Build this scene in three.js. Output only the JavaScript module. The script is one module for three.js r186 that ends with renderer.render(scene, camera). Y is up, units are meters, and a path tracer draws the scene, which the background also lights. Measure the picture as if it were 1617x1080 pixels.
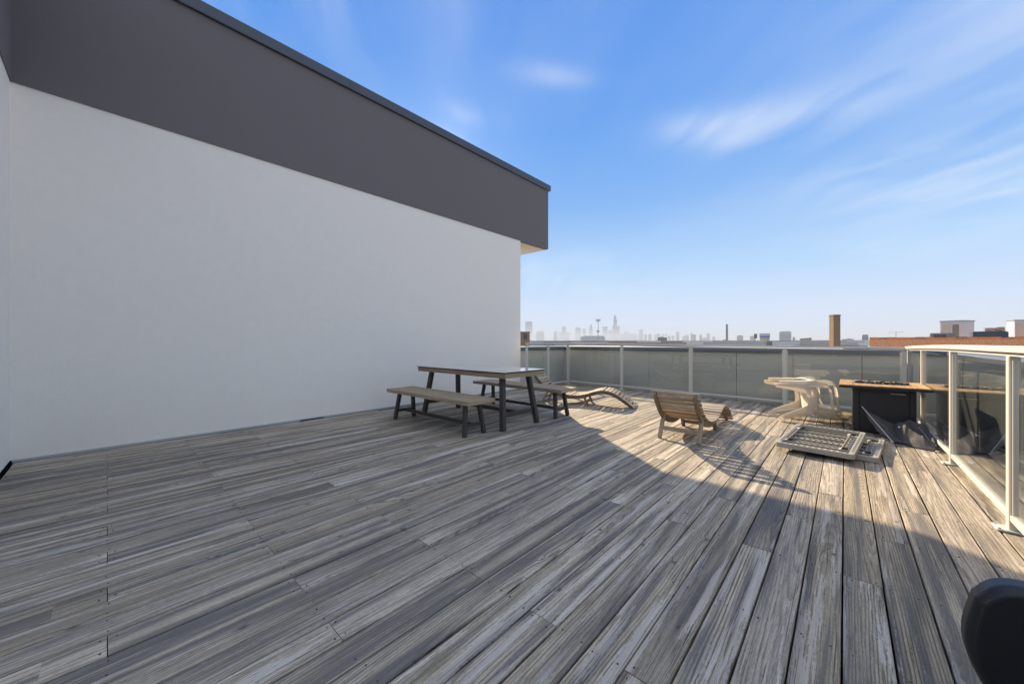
import * as THREE from 'three';
import { mergeGeometries, toCreasedNormals } from 'three/addons/utils/BufferGeometryUtils.js';

// ---------------------------------------------------------------- camera, sky, sun, exposure
const scene = new THREE.Scene();
const camera = new THREE.PerspectiveCamera(85.9, 1617 / 1080, 0.05, 30000);
camera.position.set(0, 1.15, 0);
camera.rotation.y = THREE.MathUtils.degToRad(42.2);
scene.add(camera);

const renderer = new THREE.WebGLRenderer({ antialias: true });
renderer.toneMapping = THREE.LinearToneMapping;
renderer.toneMappingExposure = 2.5;
renderer.shadowMap.enabled = true;

const SUN_TO = new THREE.Vector3(-0.803 * Math.cos(0.44), Math.sin(0.44), -0.596 * Math.cos(0.44)).normalize();
const sun = new THREE.DirectionalLight(new THREE.Color().setRGB(1.0, 0.81, 0.55), 4.1);
sun.position.copy(SUN_TO).multiplyScalar(40);
sun.castShadow = true;
sun.shadow.mapSize.set(4096, 4096);
Object.assign(sun.shadow.camera, { left: -14, right: 14, top: 14, bottom: -14, near: 1, far: 90 });
scene.add(sun, sun.target);

// ---------------------------------------------------------------- random numbers and noise
let seed = 20240611;
function rnd() { seed |= 0; seed = (seed + 0x6d2b79f5) | 0; let t = Math.imul(seed ^ (seed >>> 15), 1 | seed); t = (t + Math.imul(t ^ (t >>> 7), 61 | t)) ^ t; return ((t ^ (t >>> 14)) >>> 0) / 4294967296; }
const rr = (a, b) => a + (b - a) * rnd();
const LAT = new Float32Array(65536); for (let i = 0; i < 65536; i++) LAT[i] = rnd();
function vn(x, y) {
  const xi = Math.floor(x), yi = Math.floor(y), fx = x - xi, fy = y - yi;
  const u = fx * fx * (3 - 2 * fx), v = fy * fy * (3 - 2 * fy);
  const x0 = xi & 255, x1 = (xi + 1) & 255, y0 = (yi & 255) << 8, y1 = ((yi + 1) & 255) << 8;
  const a = LAT[x0 + y0], b = LAT[x1 + y0], c = LAT[x0 + y1], d = LAT[x1 + y1];
  return a + (b - a) * u + (c - a + (a - b - c + d) * u) * v;
}
const fbm = (x, y, n = 4) => { let s = 0, a = 0.5, t = 0; for (let i = 0; i < n; i++) { s += a * vn(x, y); t += a; a *= 0.5; x = x * 2.03 + 17.7; y = y * 2.03 + 9.1; } return s / t; };
const sst = (a, b, x) => { const t = Math.min(1, Math.max(0, (x - a) / (b - a))); return t * t * (3 - 2 * t); };
const lerp = (a, b, t) => a + (b - a) * t;
const toS = (c) => Math.round(255 * Math.min(1, c <= 0.0031308 ? 12.92 * c : 1.055 * Math.pow(Math.max(c, 0), 1 / 2.4) - 0.055));

// ---------------------------------------------------------------- the sky: clear blue, paler to the horizon, with thin cirrus, plus brighter cirrus added out of view for fill
{
  const W = 2048, H = 1024, data = new Float32Array(W * H * 4), GAIN = 1.16 / renderer.toneMappingExposure;
  const stops = [[0, 0.60, 0.71, 0.89], [4, 0.56, 0.69, 0.90], [10, 0.38, 0.60, 0.88], [20, 0.175, 0.40, 0.80], [30, 0.105, 0.315, 0.765], [43, 0.07, 0.25, 0.715], [65, 0.085, 0.25, 0.68], [90, 0.085, 0.25, 0.67]];
  const veils = [[-36, 36.7, 5, 1.2, 0.2], [-49, 31, 4, 1.6, 0.17], [-14, 28.2, 5, 1.8, 0.30], [-5, 27, 9, 2.6, 0.21], [6, 18, 11, 3.4, 0.2], [12, 14, 9, 1.9, 0.25], [5, 11, 7, 1.3, 0.16], [-33, 9, 14, 3, 0.16], [14, 31, 12, 5, 0.13], [36, 20, 18, 9, 0.6], [70, 30, 28, 13, 0.9], [112, 24, 30, 13, 0.9], [152, 35, 30, 14, 0.9], [-148, 27, 30, 13, 0.85], [-112, 36, 16, 9, 0.5], [80, 58, 45, 12, 0.9], [-175, 60, 60, 15, 0.9], [130, 62, 60, 15, 0.9]];  // strong later veils lie out of view, added to brighten shaded wall and deck
  for (let j = 0; j < H; j++) {
    const el = ((j + 0.5) / H - 0.5) * 180, e = Math.max(0, el);
    let k = 0; while (k < stops.length - 2 && e > stops[k + 1][0]) k++;
    const t = Math.min(1, (e - stops[k][0]) / (stops[k + 1][0] - stops[k][0]));
    const base = [1, 2, 3].map((c) => lerp(stops[k][c], stops[k + 1][c], t));
    for (let i = 0; i < W; i++) {
      const az = ((i + 0.5) / W - 0.5) * 2 * Math.PI, cy = Math.cos(el * Math.PI / 180);
      const x = Math.cos(az) * cy, z = Math.sin(az) * cy, y = Math.sin(el * Math.PI / 180);
      const phi = Math.atan2(x, -z) * 180 / Math.PI;
      // cirrus lies on a flat layer: noise in layer coordinates, drawn out along the wind
      const hh = 1 / (Math.max(y, 0) + 0.12), lx = x * hh, lz = z * hh, a1 = lx * 0.86 + lz * 0.5, a2 = -lx * 0.5 + lz * 0.86;
      const warp = fbm(a1 * 1.3 + 5, a2 * 1.3 + 3, 3) - 0.5;
      const str = fbm(a1 * 2.2 + warp * 2.6 + 40, a2 * 9.5 + warp * 5 + 70, 6), soft = fbm(a1 * 1.1 + 90, a2 * 1.7 + 20, 4);
      let cl = 0;
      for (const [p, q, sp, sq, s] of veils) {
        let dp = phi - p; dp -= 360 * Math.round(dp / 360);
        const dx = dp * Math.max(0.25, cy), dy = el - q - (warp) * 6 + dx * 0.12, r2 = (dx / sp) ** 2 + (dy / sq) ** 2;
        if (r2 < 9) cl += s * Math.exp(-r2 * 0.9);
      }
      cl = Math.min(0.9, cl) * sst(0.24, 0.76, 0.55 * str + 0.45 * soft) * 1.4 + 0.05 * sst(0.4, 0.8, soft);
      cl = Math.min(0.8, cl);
      const g = x * SUN_TO.x + y * SUN_TO.y + z * SUN_TO.z, ang = Math.acos(Math.min(1, Math.max(-1, g))) * 180 / Math.PI;
      const halo = 0.9 * Math.exp(-((ang / 3) ** 2)) + 0.10 * Math.exp(-((ang / 9) ** 2));
      const o = (j * W + i) * 4, cloud = [0.85, 0.88, 0.92];
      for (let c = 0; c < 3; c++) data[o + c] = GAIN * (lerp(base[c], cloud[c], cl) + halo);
      data[o + 3] = 1;
    }
  }
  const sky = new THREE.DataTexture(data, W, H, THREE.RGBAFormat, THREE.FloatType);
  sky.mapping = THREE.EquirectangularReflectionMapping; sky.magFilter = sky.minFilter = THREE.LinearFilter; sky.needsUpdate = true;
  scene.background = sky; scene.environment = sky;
}
scene.fog = new THREE.FogExp2(new THREE.Color().setRGB(0.80, 0.885, 1.0), 3.5e-4);

// ---------------------------------------------------------------- textures
function tex(data, w, h, srgb, repeat = true) {
  const t = new THREE.DataTexture(data, w, h, THREE.RGBAFormat); t.magFilter = THREE.LinearFilter; t.minFilter = THREE.LinearMipmapLinearFilter; t.generateMipmaps = true;
  if (srgb) t.colorSpace = THREE.SRGBColorSpace;
  t.wrapS = t.wrapT = repeat ? THREE.RepeatWrapping : THREE.ClampToEdgeWrapping; t.needsUpdate = true; return t;
}
function paint(w, h, fn) {            // fn(x, y) -> [r, g, b (linear), height]
  const c = new Uint8Array(w * h * 4), b = new Uint8Array(w * h * 4);
  for (let y = 0; y < h; y++) for (let x = 0; x < w; x++) {
    const v = fn(x, y), o = (y * w + x) * 4;
    c[o] = toS(v[0]); c[o + 1] = toS(v[1]); c[o + 2] = toS(v[2]); c[o + 3] = 255;
    b[o] = b[o + 1] = b[o + 2] = Math.max(0, Math.min(255, Math.round(v[3] * 255))); b[o + 3] = 255;
  }
  return [tex(c, w, h, true), tex(b, w, h, false)];
}
// sixteen weathered planks side by side, each 0.1365 m by 2.44 m
const PLANK_W = 0.1365, PLANK_L = 2.44, STRIPS = 16;
function plankSheet() {
  const N = 2048, SW = N / STRIPS, strips = [];
  for (let s = 0; s < STRIPS; s++) {
    const knots = []; const nk = rnd() < 0.75 ? Math.floor(rr(1, 6)) : 0;
    for (let k = 0; k < nk; k++) knots.push([rr(-0.06, 0.06), rr(0.1, 2.3), rr(0.009, 0.02)]);
    const cracks = []; for (let k = 0; k < Math.floor(rr(8, 26)); k++) cracks.push([rr(-0.064, 0.064), rr(-0.1, 2.3), rr(0.08, 0.8), rr(0.0005, 0.0015), rr(0, 99)]);
    strips.push({ x0: rr(-0.09, 0.09), y0: rr(-0.04, 0.05), amp: rr(0.03, 0.10), sp: rr(0.006, 0.013), o: rr(0, 200), tone: rr(0.82, 1.15), dark: rr(-0.10, 0.12), pale: rnd() < 0.3 ? rr(-0.01, 0.07) : -0.15, warm: rr(0, 1), knots, cracks, ring: rr(0.55, 1) });
  }
  return paint(N, N, (px, py) => {
    const S = strips[(px / SW) | 0], lx = ((px % SW) / SW - 0.5) * PLANK_W, z = py / N * PLANK_L, o = S.o;
    const x0 = S.x0 + 0.05 * (vn(z * 0.7, o) - 0.5), y0 = S.y0 + S.amp * (vn(z * 0.9 + 30, o + 7) - 0.5) * 2;
    let r = Math.sqrt((lx - x0) ** 2 + y0 * y0) + 0.005 * (vn(lx * 35 + o, z * 4) - 0.5) + 0.0016 * (vn(lx * 160 + o, z * 22) - 0.5);
    let kd = 0;
    for (const [kx, kz, kr] of S.knots) { const d2 = ((lx - kx) ** 2 + ((z - kz) * 0.5) ** 2) / (kr * kr); if (d2 < 12) { r += kr * 1.1 * Math.exp(-d2 * 0.55); if (d2 < 0.5) kd = Math.max(kd, 1 - d2 / 0.5); } }
    const q = r / S.sp, ph = q - Math.floor(q), late = sst(0.35, 0.85, ph) * (1 - sst(0.88, 1, ph)) * (0.5 + 0.7 * vn(Math.floor(q) * 3.1 + o, z * 1.5));
    const fib = vn(px * 0.7 + o, py * 0.016) * 0.4 + vn(px * 0.3, py * 0.010 + o) * 0.35 + vn(px * 0.45, py * 0.10 + o) * 0.25;
    const fine = vn(px * 1.7, py * 0.35 + o);
    const wear = fbm(lx * 30 + o, z * 1.3 + o, 4) + S.dark + 0.75 * (fib - 0.5);
    const dk = sst(0.44, 0.73, wear) * 0.86;
    const pl = sst(0.58, 0.68, fbm(lx * 30 + o + 50, z * 1.5 + 31, 4) + S.pale + 0.45 * (fib - 0.5)) * (1 - dk * 0.5);
    let crk = 0;
    for (const [cx, cz, cl, cw, co] of S.cracks) if (z > cz && z < cz + cl) { const w = cw * Math.sin(Math.PI * (z - cz) / cl), xx = Math.abs(lx - cx - 0.006 * (vn(z * 6, co) - 0.5)); if (xx < w * 1.6) crk = Math.max(crk, 1 - xx / (w * 1.6)); }
    const wm = S.warm * 0.6 + 0.4 * vn(lx * 9 + o, z * 1.1 + 60);
    const l = S.tone * (1 - 0.66 * late * S.ring) * (0.22 + 1.52 * fib) * (0.9 + 0.2 * fine);
    let c = [lerp(0.46, 0.49, wm) * l, lerp(0.40, 0.41, wm) * l, lerp(0.325, 0.295, wm) * l];
    const d = [0.112, 0.107, 0.105].map((k) => k * (0.4 + 1.2 * fib));
    const p = [0.60, 0.55, 0.49].map((k) => k * (0.75 + 0.5 * fib));
    for (let k = 0; k < 3; k++) { c[k] = lerp(c[k], d[k], dk); c[k] = lerp(c[k], p[k], pl * 0.75); c[k] *= 1 - 0.85 * crk; c[k] = lerp(c[k], 0.07 - 0.01 * k, kd * 0.8); }
    return [...c, 0.45 + 0.3 * late * S.ring + 0.35 * (fib - 0.5) - 0.5 * crk + 0.1 * (fine - 0.5) - 0.1 * pl];
  });
}
const sheets = [plankSheet(), plankSheet()];
// furniture wood: grain along v, one repeat is 0.25 m by 1 m
const [woodC, woodB] = paint(256, 512, (x, y) => {
  const u = x / 256 * 16, v = y / 512 * 4, per = (a, b) => vn(a, b);
  const e = Math.min(1, Math.min(x, 255 - x) / 10);
  const gr = per(u * 4 + 3 * per(u * 0.5, v * 0.7), v * 0.9), f = per(x * 0.9, y * 0.03), w = fbm(u * 0.35, v * 1.1, 3);
  const l = (0.62 + 0.45 * gr * e + 0.5 * (f - 0.5)) * lerp(0.75, 1.2, w);
  return [0.60 * l, 0.515 * l, 0.41 * l, 0.5 + 0.4 * (f - 0.5) + 0.3 * (gr - 0.5)];
});
// stucco: one repeat is 1 m
const [stuccoC, stuccoB] = paint(512, 512, (x, y) => {
  const f = vn(x * 0.5, y * 0.5) * 0.5 + vn(x * 0.24 + 3, y * 0.24) * 0.5, m = vn(x / 32, y / 32);
  const l = 0.97 + 0.045 * (f - 0.5) + 0.02 * (m - 0.5);
  return [l, l, l, f];
});
// brick colour and mortar tint, too far off to part: one repeat is 1 m
const [brickC] = paint(256, 256, (x, y) => {
  const row = Math.floor(y / 16), bx = (x + (row & 1) * 16) % 256, m = (y % 16 < 2 || bx % 32 < 2) ? 1 : 0;
  const n = LAT[(Math.floor(bx / 32) * 37 + row * 101) & 65535], l = 0.65 + 0.55 * n + 0.25 * (vn(x * 0.3, y * 0.3) - 0.5);
  return m ? [0.75, 0.72, 0.68, 0] : [l, l * 0.96, l * 0.92, 1];
});
const [speckC, speckB] = paint(256, 256, (x, y) => { const f = vn(x * 0.6, y * 0.6) * 0.6 + vn(x / 9, y / 9) * 0.4, l = 0.8 + 0.4 * (f - 0.5) + 0.25 * (fbm(x / 60, y / 60, 3) - 0.5); return [l, l, l, f]; });

// ---------------------------------------------------------------- materials
const C = (r, g, b) => new THREE.Color().setRGB(r, g, b);
const std = (color, roughness, extra = {}) => new THREE.MeshStandardMaterial({ color, roughness, ...extra });
const plankMats = [];
for (const sh of sheets) for (const tint of [[1.01, 1.0, 0.98], [0.89, 0.87, 0.85], [1.07, 1.04, 0.99], [0.96, 0.92, 0.86]]) plankMats.push(std(C(...tint), 0.82, { map: sh[0], bumpMap: sh[1], bumpScale: 0.002 }));
const M = {
  stucco: std(C(0.94, 0.885, 0.805), 0.92, { map: stuccoC, bumpMap: stuccoB, bumpScale: 0.002 }),
  band: std(C(0.175, 0.157, 0.160), 0.9, { map: stuccoC, bumpMap: stuccoB, bumpScale: 0.0014 }),
  soffit: std(C(0.72, 0.66, 0.56), 0.9, { map: stuccoC }),
  coping: std(C(0.075, 0.085, 0.105), 0.38, { metalness: 0.25 }),
  dark: std(C(0.03, 0.03, 0.032), 0.8),
  trim: std(C(0.45, 0.45, 0.44), 0.7),
  screw: std(C(0.045, 0.042, 0.042), 0.6),
  rail: std(C(0.60, 0.58, 0.52), 0.42),
  railCap: std(C(0.60, 0.58, 0.52), 0.5),
  glass: new THREE.MeshPhysicalMaterial({ color: C(0.925, 0.94, 0.925), transmission: 1, thickness: 0, roughness: 0.0, ior: 1.52 }),
  parapet: std(C(0.54, 0.53, 0.50), 0.85, { map: stuccoC }),
  membrane: std(C(0.075, 0.078, 0.082), 0.8, { map: speckC, bumpMap: speckB, bumpScale: 0.001 }),
  parapetCap: std(C(0.10, 0.11, 0.13), 0.35, { metalness: 0.3 }),
  whiteRoof: std(C(0.78, 0.78, 0.76), 0.9, { map: speckC }),
  legs: std(C(0.052, 0.043, 0.036), 0.55),
  tableWood: std(C(0.72, 0.62, 0.47), 0.75, { map: woodC, bumpMap: woodB, bumpScale: 0.0012 }),
  benchWood: std(C(0.76, 0.69, 0.57), 0.8, { map: woodC, bumpMap: woodB, bumpScale: 0.0015 }),
  benchWood2: std(C(0.72, 0.66, 0.56), 0.8, { map: woodC, bumpMap: woodB, bumpScale: 0.0015 }),
  tableGlass: new THREE.MeshPhysicalMaterial({ color: C(0.30, 0.32, 0.34), roughness: 0.07, clearcoat: 1, clearcoatRoughness: 0.03 }),
  blackEdge: std(C(0.012, 0.012, 0.014), 0.3),
  lounge: std(C(0.98, 0.93, 0.85), 0.75, { map: woodC, bumpMap: woodB, bumpScale: 0.0012 }),
  lounge2: std(C(0.74, 0.68, 0.60), 0.75, { map: woodC, bumpMap: woodB, bumpScale: 0.0012 }),
  loungeRail: std(C(0.46, 0.39, 0.32), 0.72, { map: woodC, bumpMap: woodB, bumpScale: 0.0012 }),
  orangeSlat: std(C(0.85, 0.52, 0.26), 0.7, { map: woodC }),
  plastic: new THREE.MeshPhysicalMaterial({ color: C(0.85, 0.79, 0.67), roughness: 0.6, transmission: 0.42, thickness: 0 }),
  trayPlastic: std(C(0.37, 0.35, 0.30), 0.65), trayFloor: std(C(0.17, 0.155, 0.13), 0.8),
  trayCell: std(C(0.50, 0.475, 0.42), 0.6),
  tubeMetal: std(C(0.24, 0.205, 0.155), 0.5, { metalness: 0.3 }),
  pitDark: std(C(0.009, 0.011, 0.018), 0.5),
  pitSide: std(C(0.16, 0.15, 0.13), 0.35, { metalness: 0.3 }),
  pitTop: std(C(1.0, 0.65, 0.27), 0.6, { map: woodC }),
  steel: std(C(0.55, 0.55, 0.55), 0.3, { metalness: 0.9 }),
  lava: std(C(0.035, 0.033, 0.032), 0.95), lava2: std(C(0.25, 0.24, 0.23), 0.9),
  fabric: std(C(0.085, 0.078, 0.082), 0.9, { side: THREE.DoubleSide }),
  alu: std(C(0.55, 0.55, 0.55), 0.4, { metalness: 0.7 }),
  whitePlastic: std(C(0.75, 0.75, 0.74), 0.5),
  leather: new THREE.MeshPhysicalMaterial({ color: C(0.010, 0.010, 0.012), roughness: 0.42, bumpMap: speckB, bumpScale: 0.0004 }),
  leatherEdge: new THREE.MeshPhysicalMaterial({ color: C(0.030, 0.030, 0.034), roughness: 0.38 }),
};

// ---------------------------------------------------------------- helpers
const used = {};
const numbered = (n) => { const k = used[n] = (used[n] ?? -1) + 1; return k ? n + '_' + String(k).padStart(3, '0') : n; };
const V = (x, y, z) => new THREE.Vector3(x, y, z);
function tag(o, label, category, group) { o.userData.label = label; o.userData.category = category; if (group) o.userData.group = group; return o; }
function thing(name, label, category, [x, y, z] = [0, 0, 0], turn = 0, group) {
  const o = new THREE.Group(); o.name = numbered(name); o.position.set(x, y, z); o.rotation.y = turn; scene.add(o); return tag(o, label, category, group);
}
function put(name, geo, mat, parent, p, q) {
  const m = new THREE.Mesh(geo, mat); m.name = parent === scene ? numbered(name) : name; m.castShadow = m.receiveShadow = true;
  if (p) m.position.set(...p); if (q) m.quaternion.copy(q); parent.add(m); return m;
}
// a chamfered box centred on the origin, uv in metres with the grain along its longest side
function cbox(w, h, d, b = 0.002) {
  b = Math.min(b, w * 0.45, h * 0.45, d * 0.45);
  const D = [w / 2, h / 2, d / 2], long = D.indexOf(Math.max(...D)), pos = [], uv = [], ou = rnd(), ov = rnd();
  const corner = (s, a) => { const p = [0, 1, 2].map((i) => s[i] * (D[i] - (i === a ? 0 : b))); return p; };
  const tri = (A, B, Cc) => {
    const n = V(...B).sub(V(...A)).cross(V(...Cc).sub(V(...A)));
    const mid = V(A[0] + B[0] + Cc[0], A[1] + B[1] + Cc[1], A[2] + B[2] + Cc[2]);
    if (n.dot(mid) < 0) [B, Cc] = [Cc, B];
    const N = [Math.abs(n.x), Math.abs(n.y), Math.abs(n.z)], ax = N.indexOf(Math.max(...N));
    let iv = long, iu = [0, 1, 2].find((i) => i !== ax && i !== iv); if (ax === long) { const r = [0, 1, 2].filter((i) => i !== ax); iu = r[0]; iv = r[1]; }
    for (const P of [A, B, Cc]) { pos.push(...P); uv.push(P[iu] * 4 + ou, P[iv] + ov); }
  };
  const quad = (A, B, Cc, E) => { tri(A, B, Cc); tri(A, Cc, E); };
  for (let a = 0; a < 3; a++) {
    const i = (a + 1) % 3, j = (a + 2) % 3, mk = (sa, si, sj, face) => { const s = []; s[a] = sa; s[i] = si; s[j] = sj; return corner(s, face); };
    for (const sa of [-1, 1]) quad(mk(sa, -1, -1, a), mk(sa, 1, -1, a), mk(sa, 1, 1, a), mk(sa, -1, 1, a));
    for (const si of [-1, 1]) for (const sj of [-1, 1]) quad(mk(-1, si, sj, i), mk(1, si, sj, i), mk(1, si, sj, j), mk(-1, si, sj, j));
  }
  for (const x of [-1, 1]) for (const y of [-1, 1]) for (const z of [-1, 1]) tri(corner([x, y, z], 0), corner([x, y, z], 1), corner([x, y, z], 2));
  const g = new THREE.BufferGeometry(); g.setAttribute('position', new THREE.Float32BufferAttribute(pos, 3)); g.setAttribute('uv', new THREE.Float32BufferAttribute(uv, 2)); g.computeVertexNormals(); return g;
}
// plain box with uv in metres
function mbox(w, h, d) {
  const g = new THREE.BoxGeometry(w, h, d), uv = g.attributes.uv, s = [[d, h], [d, h], [w, d], [w, d], [w, h], [w, h]];
  for (let i = 0; i < 24; i++) uv.setXY(i, uv.getX(i) * s[i >> 2][0], uv.getY(i) * s[i >> 2][1]); return g;
}
function beamQ(a, b, hint = V(0, 0, 1)) { const y = b.clone().sub(a).normalize(), x = y.clone().cross(hint).normalize(), z = x.clone().cross(y); return new THREE.Quaternion().setFromRotationMatrix(new THREE.Matrix4().makeBasis(x, y, z)); }
function beam(name, a, b, w, t, mat, parent, bev = 0.003, hint) { return put(name, cbox(w, a.distanceTo(b), t, bev), mat, parent, a.clone().add(b).multiplyScalar(0.5).toArray(), beamQ(a, b, hint)); }
function tubeGeo(pts, r, seg = 24, rad = 6) { return new THREE.TubeGeometry(new THREE.CatmullRomCurve3(pts), seg, r, rad, false); }
function rod(name, a, b, r, mat, parent, rad = 8) { const m = put(name, new THREE.CylinderGeometry(r, r, a.distanceTo(b), rad), mat, parent, a.clone().add(b).multiplyScalar(0.5).toArray(), beamQ(a, b, Math.abs(b.clone().sub(a).normalize().z) > 0.9 ? V(1, 0, 0) : V(0, 0, 1))); return m; }
// a rectangle swept along points (upright), for rails that bend
function sweep(pts, w, t) {
  const pos = [], uv = [], ring = pts.map((p, i) => {
    const d = pts[Math.min(i + 1, pts.length - 1)].clone().sub(pts[Math.max(i - 1, 0)]).setY(0).normalize(), s = V(-d.z, 0, d.x);
    const c = Math.min(t, w) * 0.18, sec = [[-w / 2, 0], [-w / 2, t - c], [-w / 2 + c, t], [w / 2 - c, t], [w / 2, t - c], [w / 2, 0]];
    return sec.map(([u, v]) => p.clone().addScaledVector(s, u).add(V(0, v, 0)));
  });
  const tri = (a, b, c) => { for (const p of [a, b, c]) { pos.push(p.x, p.y, p.z); uv.push(p.x + p.z, p.y); } };
  for (let i = 0; i + 1 < ring.length; i++) for (let k = 0; k < 6; k++) { const n = (k + 1) % 6; tri(ring[i][k], ring[i + 1][k], ring[i + 1][n]); tri(ring[i][k], ring[i + 1][n], ring[i][n]); }
  for (const [R, f] of [[ring[0], 0], [ring[ring.length - 1], 1]]) for (let k = 1; k < 5; k++) f ? tri(R[0], R[k + 1], R[k]) : tri(R[0], R[k], R[k + 1]);
  const g = new THREE.BufferGeometry(); g.setAttribute('position', new THREE.Float32BufferAttribute(pos, 3)); g.setAttribute('uv', new THREE.Float32BufferAttribute(uv, 2)); g.computeVertexNormals(); return g;
}
const structure = (o) => { o.userData.kind = 'structure'; return o; };

// ================================================================ the large structure
const GROUND = -14;
structure(put('ground', new THREE.PlaneGeometry(16000, 16000).rotateX(-Math.PI / 2), std(C(0.22, 0.215, 0.205), 0.95), scene, [-3000, GROUND, -4000]));
// the roof the deck stands on, with the building below it
{
  const roof = structure(put('flat_roof', mbox(18, 13.86, 20), M.membrane, scene, [-7.55, GROUND + 6.93, 0.92]));
  roof.userData.label = 'dark flat roof under the deck';
}

// ---- the deck: planks parallel to the white wall, joints every 2.44 m, staggered over three rows
{
  const deck = new THREE.Group(); deck.name = 'timber_deck'; scene.add(deck); structure(deck);
  deck.userData.label = 'weathered grey timber roof deck';
  const PITCH = 0.1425, X0 = -0.007, screws = [];
  const backZ = (x) => -8.56 + (x + 5.6) * 0.0712;
  for (let k = -41; k <= 6; k++) {
    const cx = X0 + (k + 0.5) * PITCH, cls = ((k % 3) + 3) % 3, off = [0, -0.61, -1.22][cls];
    const zFront = cx < -2.9 ? 0.6 : 2.6, zBack = backZ(cx);
    const cuts = [zFront]; for (let n = 2; n >= -4; n--) { const z = off + n * 2.44; if (z < zFront - 0.25 && z > zBack + 0.25) cuts.push(z); } cuts.push(zBack);
    for (let c = 0; c + 1 < cuts.length; c++) {
      const z0 = cuts[c] - 0.0015, z1 = cuts[c + 1] + 0.0015, L = z0 - z1, w = PLANK_W - 0.001 + rr(-0.0016, 0.0012), t = 0.03, ch = 0.0028;
      const dy = rr(-0.0016, 0.0012), tilt = rr(-0.006, 0.006), cup = rr(-0.0012, 0.0008), sag = rr(-0.001, 0.001), strip = Math.floor(rnd() * STRIPS), flip = rnd() < 0.5 ? -1 : 1, voff = L < 2.3 ? rr(0, 1 - Math.min(1, L / PLANK_L)) : 0;
      const sec = [[-w / 2, -t], [-w / 2, -ch], [-w / 2 + ch, 0], [0, cup], [w / 2 - ch, 0], [w / 2, -ch], [w / 2, -t]], pos = [], uv = [];
      const P = (i, z) => [sec[i][0], sec[i][1] + dy + sec[i][0] * tilt + sag * (z - z1) / L, z], U = (i, z) => [(strip + 0.5 + flip * 0.47 * sec[i][0] / (w / 2)) / STRIPS, voff + (z0 - z) / PLANK_L];
      const tri = (a, b, e) => { for (const [i, z] of [a, b, e]) { pos.push(...P(i, z)); uv.push(...U(i, z)); } };
      for (let i = 0; i < 6; i++) { tri([i, z0], [i + 1, z0], [i + 1, z1]); tri([i, z0], [i + 1, z1], [i, z1]); }
      for (let i = 1; i < 6; i++) { tri([0, z0], [i + 1, z0], [i, z0]); tri([0, z1], [i, z1], [i + 1, z1]); }
      const g = new THREE.BufferGeometry(); g.setAttribute('position', new THREE.Float32BufferAttribute(pos, 3)); g.setAttribute('uv', new THREE.Float32BufferAttribute(uv, 2)); g.computeVertexNormals();
      put('plank', g, plankMats[Math.floor(rnd() * 8)], deck, [cx + rr(-0.0008, 0.0008), 0, 0]);
      const rows = [z0 - 0.022, z1 + 0.022]; for (let z = Math.floor(z0 / 0.61) * 0.61; z > z1 + 0.1; z -= 0.61) if (z < z0 - 0.1) rows.push(z);
      for (const z of rows) for (const s of [-1, 1]) { if (rnd() < 0.12) continue; const r = rr(0.0026, 0.0042), px = s * 0.043 + rr(-0.006, 0.006); screws.push(new THREE.CylinderGeometry(r, r, 0.004, 7).translate(cx + px, dy + 0.0002 + px * tilt + Math.min(0, cup), z + rr(-0.008, 0.008))); }
    }
  }
  const s = put('deck_screws', mergeGeometries(screws), M.screw, deck); s.userData.kind = 'stuff'; s.userData.label = 'dark screw heads in the planks';
  // joists below the gaps
  for (let z = 2.44; z > -8.6; z -= 0.61) { const j = put('joist', mbox(z > 0.5 ? 3.7 : 6.5, 0.09, 0.04), M.dark, deck, [z > 0.5 ? -1.0 : -2.4, -0.085, z]); }
}

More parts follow.
